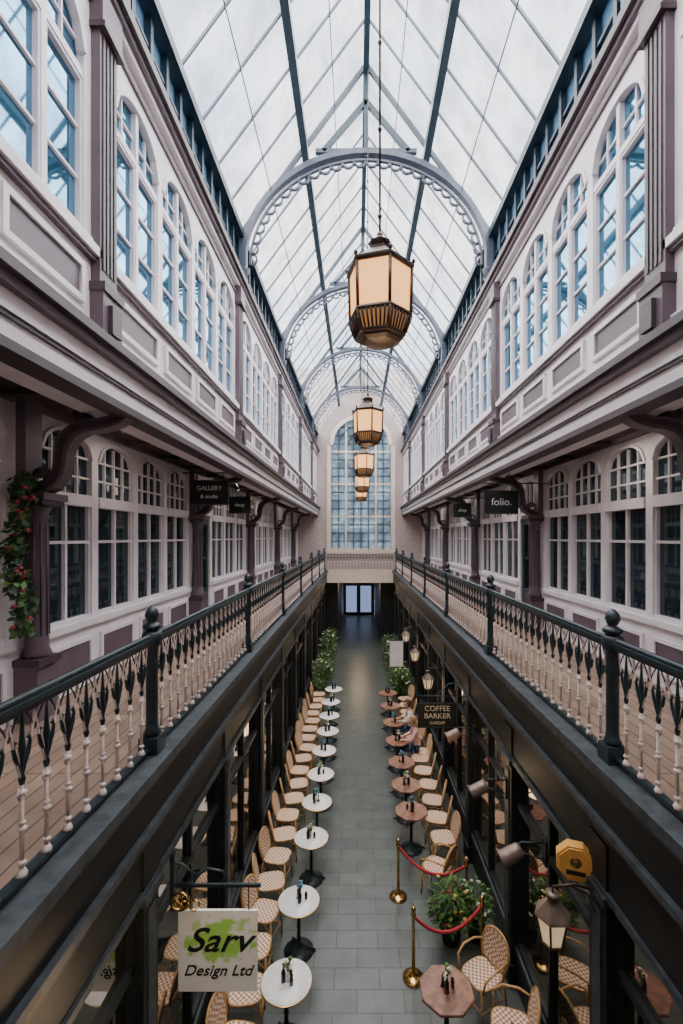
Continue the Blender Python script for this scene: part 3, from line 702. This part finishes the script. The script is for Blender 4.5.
# ------------------------------------------------------------------ wall lights
AMBER2=mat('lamp_glass_warm',(.75,.66,.54),.3,emis=(1,.68,.38),es=.5)
def spot(big):
    mb=MB()
    if big:
        mb.lathe([(.0,-.01),(.06,-.01),(.06,.02),(0,.02)],(0,0,.27),COPPER,10)
        mb.tube([(.38,0,.3),(.2,0,.36),(0,0,.34),(0,0,.25)],.012,BRONZE,6); mb.tube([(.38,0,.1),(.3,0,.28),(.15,0,.35)],.008,BRONZE,5)
        mb.lathe([(.03,.25),(.05,.22),(.15,.12),(.16,.10)],(0,0,0),COPPER,6,False)
        mb.lathe([(.085,-.13),(.135,.10)],(0,0,0),AMBER2,6,False)
        for i in range(6):
            a=i*pi/3; mb.tube([(.09*math.cos(a),.09*math.sin(a),-.14),(.142*math.cos(a),.142*math.sin(a),.11)],.010,BRONZE,4)
        mb.lathe([(.02,-.19),(.06,-.17),(.10,-.14),(.10,-.125)],(0,0,0),COPPER,6,False)
        return mb.mesh('bracket_lantern')
    mb.M=Matrix.Rotation(-.5,4,'Y')@Matrix.Rotation(pi/2,4,'Y')
    mb.lathe([(.06,.12),(.08,.09),(.085,.0),(.09,-.10),(.115,-.13),(.105,-.13)],(0,0,0),COPPER,12)
    mb.lathe([(.10,-.128),(.02,-.132)],(0,0,0),AMBER2,12)
    mb.M=Matrix.Identity(4)
    mb.tube([(0,0,0),(.1,0,.13),(.25,0,.12),(.37,0,.12)],.013,BLACK,6); mb.tube([(.37,0,-.08),(.3,0,-.05),(.1,0,.02)],.01,BLACK,6)
    mb.box(.35,.375,-.05,.05,-.12,.16,BLACK)
    return mb.mesh('spotlight')
WL=spot(True); WS=spot(False)
for (y,z,m,nm) in ((4.0,2.72,WL,'bracket_lantern'),(5.05,2.62,WS,'spotlight'),(6.4,2.6,WS,'spotlight'),(8.1,2.62,WS,'spotlight'),(11.0,2.62,WL,'bracket_lantern'),(13.5,2.62,WL,'bracket_lantern'),(16.0,2.62,WL,'bracket_lantern')):
    inst(m,nm,(1.70,y,z))
for side in (-1,1):
    for y in (2.5,6.1,10.9,15.6,20.4):
        mb=MB(); x=-2.75 if side<0 else 3.15
        mb.box(-.06,.06,-.16,.16,-.05,.0,PALE); mb.box(-.05,.05,-.15,.15,-.08,-.05,AMBER2); mb.obj('emergency_light',(x,y,E+1.398))
        ld=bpy.data.lights.new('gallery_fill','AREA'); ld.energy=15; ld.color=(1,.90,.80); ld.shape='RECTANGLE'; ld.size=.12; ld.size_y=.34; ld.spread=pi  # added fill below each fitting, lifts the dark galleries
        lo=bpy.data.objects.new('gallery_fill',ld); lo.location=(x,y,E+1.30); scene.collection.objects.link(lo)
for (x,y,z,en) in ((1.5,7.4,2.2,16),(1.5,12,2.2,18),(-1.2,10,2.0,12),(1.5,17,2.2,18),(-1.2,17.5,2.0,14),(.1,24,2.4,30),(.1,29,3.2,70),(-1.2,3.1,2.9,20)):  # added warm fill points without fittings; the last brightens the Sarv sign
    ld=bpy.data.lights.new('warm_fill','POINT'); ld.energy=en; ld.color=(1,.70,.42); ld.shadow_soft_size=.3
    lo=bpy.data.objects.new('warm_fill',ld); lo.location=(x,y,z); scene.collection.objects.link(lo)
# ------------------------------------------------------------------ people
SKIN=mat('skin',(.62,.38,.28),.5,var=.05); HAIRS=[mat('hair_brown',(.08,.04,.02),.5),mat('hair_blond',(.35,.22,.10),.5)]
EYE=mat('eye_white',(.8,.8,.8),.3); LIP=mat('lips',(.45,.15,.13),.5)
def person(loc,rot,shirt,trous,hair,lean=0):
    J={'pel':((0,0,.56),.125),'wai':((.01,0,.72),.115),'che':((.03+lean*.5,0,.92),.135),'nkb':((.05+lean,0,1.08),.07),'nek':((.07+lean,0,1.15),.05)}
    for s,n in ((-1,'r'),(1,'l')):
        J['sh'+n]=((.04+lean,s*.17,1.03),.062); J['el'+n]=((.13+lean,s*.235,.84),.045); J['wr'+n]=((.34+lean*.5,s*.13,.80),.028)
        J['hp'+n]=((.04,s*.09,.55),.09); J['kn'+n]=((.44,s*.10,.55),.065); J['cf'+n]=((.45,s*.10,.33),.055); J['an'+n]=((.45,s*.10,.09),.04); J['to'+n]=((.60,s*.115,.045),.035)
    names=list(J); idx={k:i for i,k in enumerate(names)}
    ed=[('pel','wai'),('wai','che'),('che','nkb'),('nkb','nek')]
    for n in 'rl': ed+=[('che','sh'+n),('sh'+n,'el'+n),('el'+n,'wr'+n),('pel','hp'+n),('hp'+n,'kn'+n),('kn'+n,'cf'+n),('cf'+n,'an'+n),('an'+n,'to'+n)]
    me=bpy.data.meshes.new('b'); me.from_pydata([J[k][0] for k in names],[(idx[a],idx[b]) for a,b in ed],[])
    o=bpy.data.objects.new('b',me); scene.collection.objects.link(o)
    md=o.modifiers.new('Skin','SKIN'); sv=me.skin_vertices[0].data
    for i,k in enumerate(names): sv[i].radius=(J[k][1],J[k][1]); sv[i].use_root=(k=='pel')
    ss=o.modifiers.new('S','SUBSURF'); ss.levels=2; ss.render_levels=2
    dg=bpy.context.evaluated_depsgraph_get(); dg.update(); em=bpy.data.meshes.new_from_object(o.evaluated_get(dg))
    mb=MB()
    def lab(c):
        best=None;bd=9
        for a,b in ed:
            A=Vector(J[a][0]);B=Vector(J[b][0]);t=max(0,min(1,(c-A).dot(B-A)/(B-A).length_squared));d=(c-A.lerp(B,t)).length-.5*J[a][1]
            if d<bd: bd=d;best=(a,b,t)
        a,b,t=best
        if a[:2] in('hp','kn') or b[:2]=='hp' or a[:2]=='cf': return trous
        if a[:2]=='an': return BLACK
        if b=='nek': return SKIN
        if a[:2]=='el' and t>.55: return SKIN
        if a=='pel' and t<.35: return trous
        return shirt
    for p in em.polygons:
        mb.add([em.vertices[v].co for v in p.vertices],[tuple(range(len(p.vertices)))],lab(p.center),True)
    bpy.data.objects.remove(o)
    hc=Vector((.10+lean,0,1.27)); seg,rg=20,14; vs=[];fs=[]
    for i in range(rg+1):
        ph=pi*i/rg
        for j in range(seg):
            th=2*pi*j/seg; x=math.sin(ph)*math.cos(th);y=math.sin(ph)*math.sin(th);z=math.cos(ph)
            w=1-.22*max(0,-z); px=.098*x*w+(.012*max(0,-z) if x>0 else 0); 
            if x>.9 and -.35<z<.12: px+=.022*(1-abs(z+.2)/.35)
            vs.append(hc+Vector((px,.076*y*w,.118*z)))
    for i in range(rg):
        for j in range(seg): fs.append((i*seg+j,(i+1)*seg+j,(i+1)*seg+(j+1)%seg,i*seg+(j+1)%seg))
    mb.add(vs,fs,SKIN,True)
    mb.tube([J['nkb'][0],tuple(hc+Vector((-.02,0,-.07)))],[.055,.05],SKIN,10)
    for s in (-1,1):
        mb.lathe([(0,-.01),(.012,0),(0,.01)],tuple(hc+Vector((.088,s*.03,.005))),EYE,8); mb.lathe([(0,-.005),(.007,0),(0,.005)],tuple(hc+Vector((.095,s*.03,.005))),BOTTLE,6)
        mb.lathe([(0,-.03),(.014,-.01),(.017,.01),(0,.03)],tuple(hc+Vector((0,s*.076,-.01))),SKIN,8)
    mb.tube([hc+Vector((.092,-.022,-.06)),hc+Vector((.102,0,-.062)),hc+Vector((.092,.022,-.06))],.006,LIP,6)
    vs2=[];fs2=[]
    for v in vs:
        d=v-hc; vs2.append(hc+Vector((d.x*1.13-.012,d.y*1.16,d.z*1.12+.004)))
    for f in fs:
        c=sum((vs[k]-hc for k in f),Vector())/4
        if c.z>.045 or (c.x<.015 and c.z>-.09): fs2.append(f)
    mb.add(vs2,fs2,hair,True)
    if hair is HAIRS[1]: mb.tube([hc+Vector((-.07,0,.0)),hc+Vector((-.10,0,-.12)),hc+Vector((-.09,0,-.24))],[.07,.065,.03],hair,10)
    for s,n in ((-1,'r'),(1,'l')):
        w=Vector(J['wr'+n][0]); d=Vector((1,-s*.25,-.12)).normalized(); sd=Vector((0,0,1)).cross(d).normalized()
        mb.tube([w-d*.02,w+d*.03,w+d*.07,w+d*.085],[.024,.030,.033,.026],SKIN,8)
        for k in range(4):
            q=w+d*.075+sd*(k-1.5)*.017; L=(.06,.07,.066,.05)[k if s>0 else 3-k]
            mb.tube([q,q+d*L*.45+Vector((0,0,.004)),q+d*L*.75-Vector((0,0,.006)),q+d*L*.95-Vector((0,0,.02))],[.009,.009,.008,.006],SKIN,6)
        q=w+d*.025+sd*(.028*(-s)); mb.tube([q,q+d*.025+sd*(-s)*.02,q+d*.05+sd*(-s)*.024],[.011,.010,.007],SKIN,6)
    return mb.obj('seated_person',loc,rot)
S1=mat('pink_shirt',(.70,.42,.40),.8); S2=mat('dark_jacket',(.04,.05,.08),.8); S3=mat('white_blouse',(.7,.66,.62),.8); TR=mat('denim',(.04,.06,.12),.8)
try:
    person((1.60,12.13,.0),(0,0,pi),S1,TR,HAIRS[1],.04)
    person((1.60,13.35,.0),(0,0,pi),S3,TR,HAIRS[0],.04)
except Exception as ex:
    print('PERSON FAIL',ex)
# ------------------------------------------------------------------ world and overhead fill
w=bpy.data.worlds.new('overcast_sky'); scene.world=w; w.use_nodes=True; nt=w.node_tree; bg=nt.nodes['Background']
tc=nt.nodes.new('ShaderNodeTexCoord'); n=nt.nodes.new('ShaderNodeTexNoise'); n.inputs['Scale'].default_value=2.6; n.inputs['Detail'].default_value=6
nt.links.new(tc.outputs['Generated'],n.inputs['Vector'])
r=nt.nodes.new('ShaderNodeValToRGB'); r.color_ramp.elements[0].position=.40; r.color_ramp.elements[0].color=(.58,.71,.90,1)
r.color_ramp.elements[1].position=.54; r.color_ramp.elements[1].color=(.99,.97,.99,1)
nt.links.new(n.outputs['Fac'],r.inputs['Fac']); nt.links.new(r.outputs['Color'],bg.inputs['Color']); bg.inputs['Strength'].default_value=3.2
sd=bpy.data.lights.new('overhead_fill','SUN'); sd.energy=26; sd.angle=math.radians(150); sd.color=(1,.95,.90)  # added wide-angle fill from above, brightens the interior without whitening the roof
so=bpy.data.objects.new('overhead_fill',sd); so.rotation_euler=(math.radians(-8),0,0); so.location=(0,5,30); scene.collection.objects.link(so)
# ------------------------------------------------------------------ camera
cam=bpy.data.cameras.new('camera'); co=bpy.data.objects.new('camera',cam); scene.collection.objects.link(co)
co.location=(0,0,E); co.rotation_euler=(pi/2,0,0); cam.sensor_width=36; cam.lens=460/1024*36
cam.shift_x=-15.5/1024; cam.shift_y=25/1024; cam.clip_start=.05; scene.camera=co
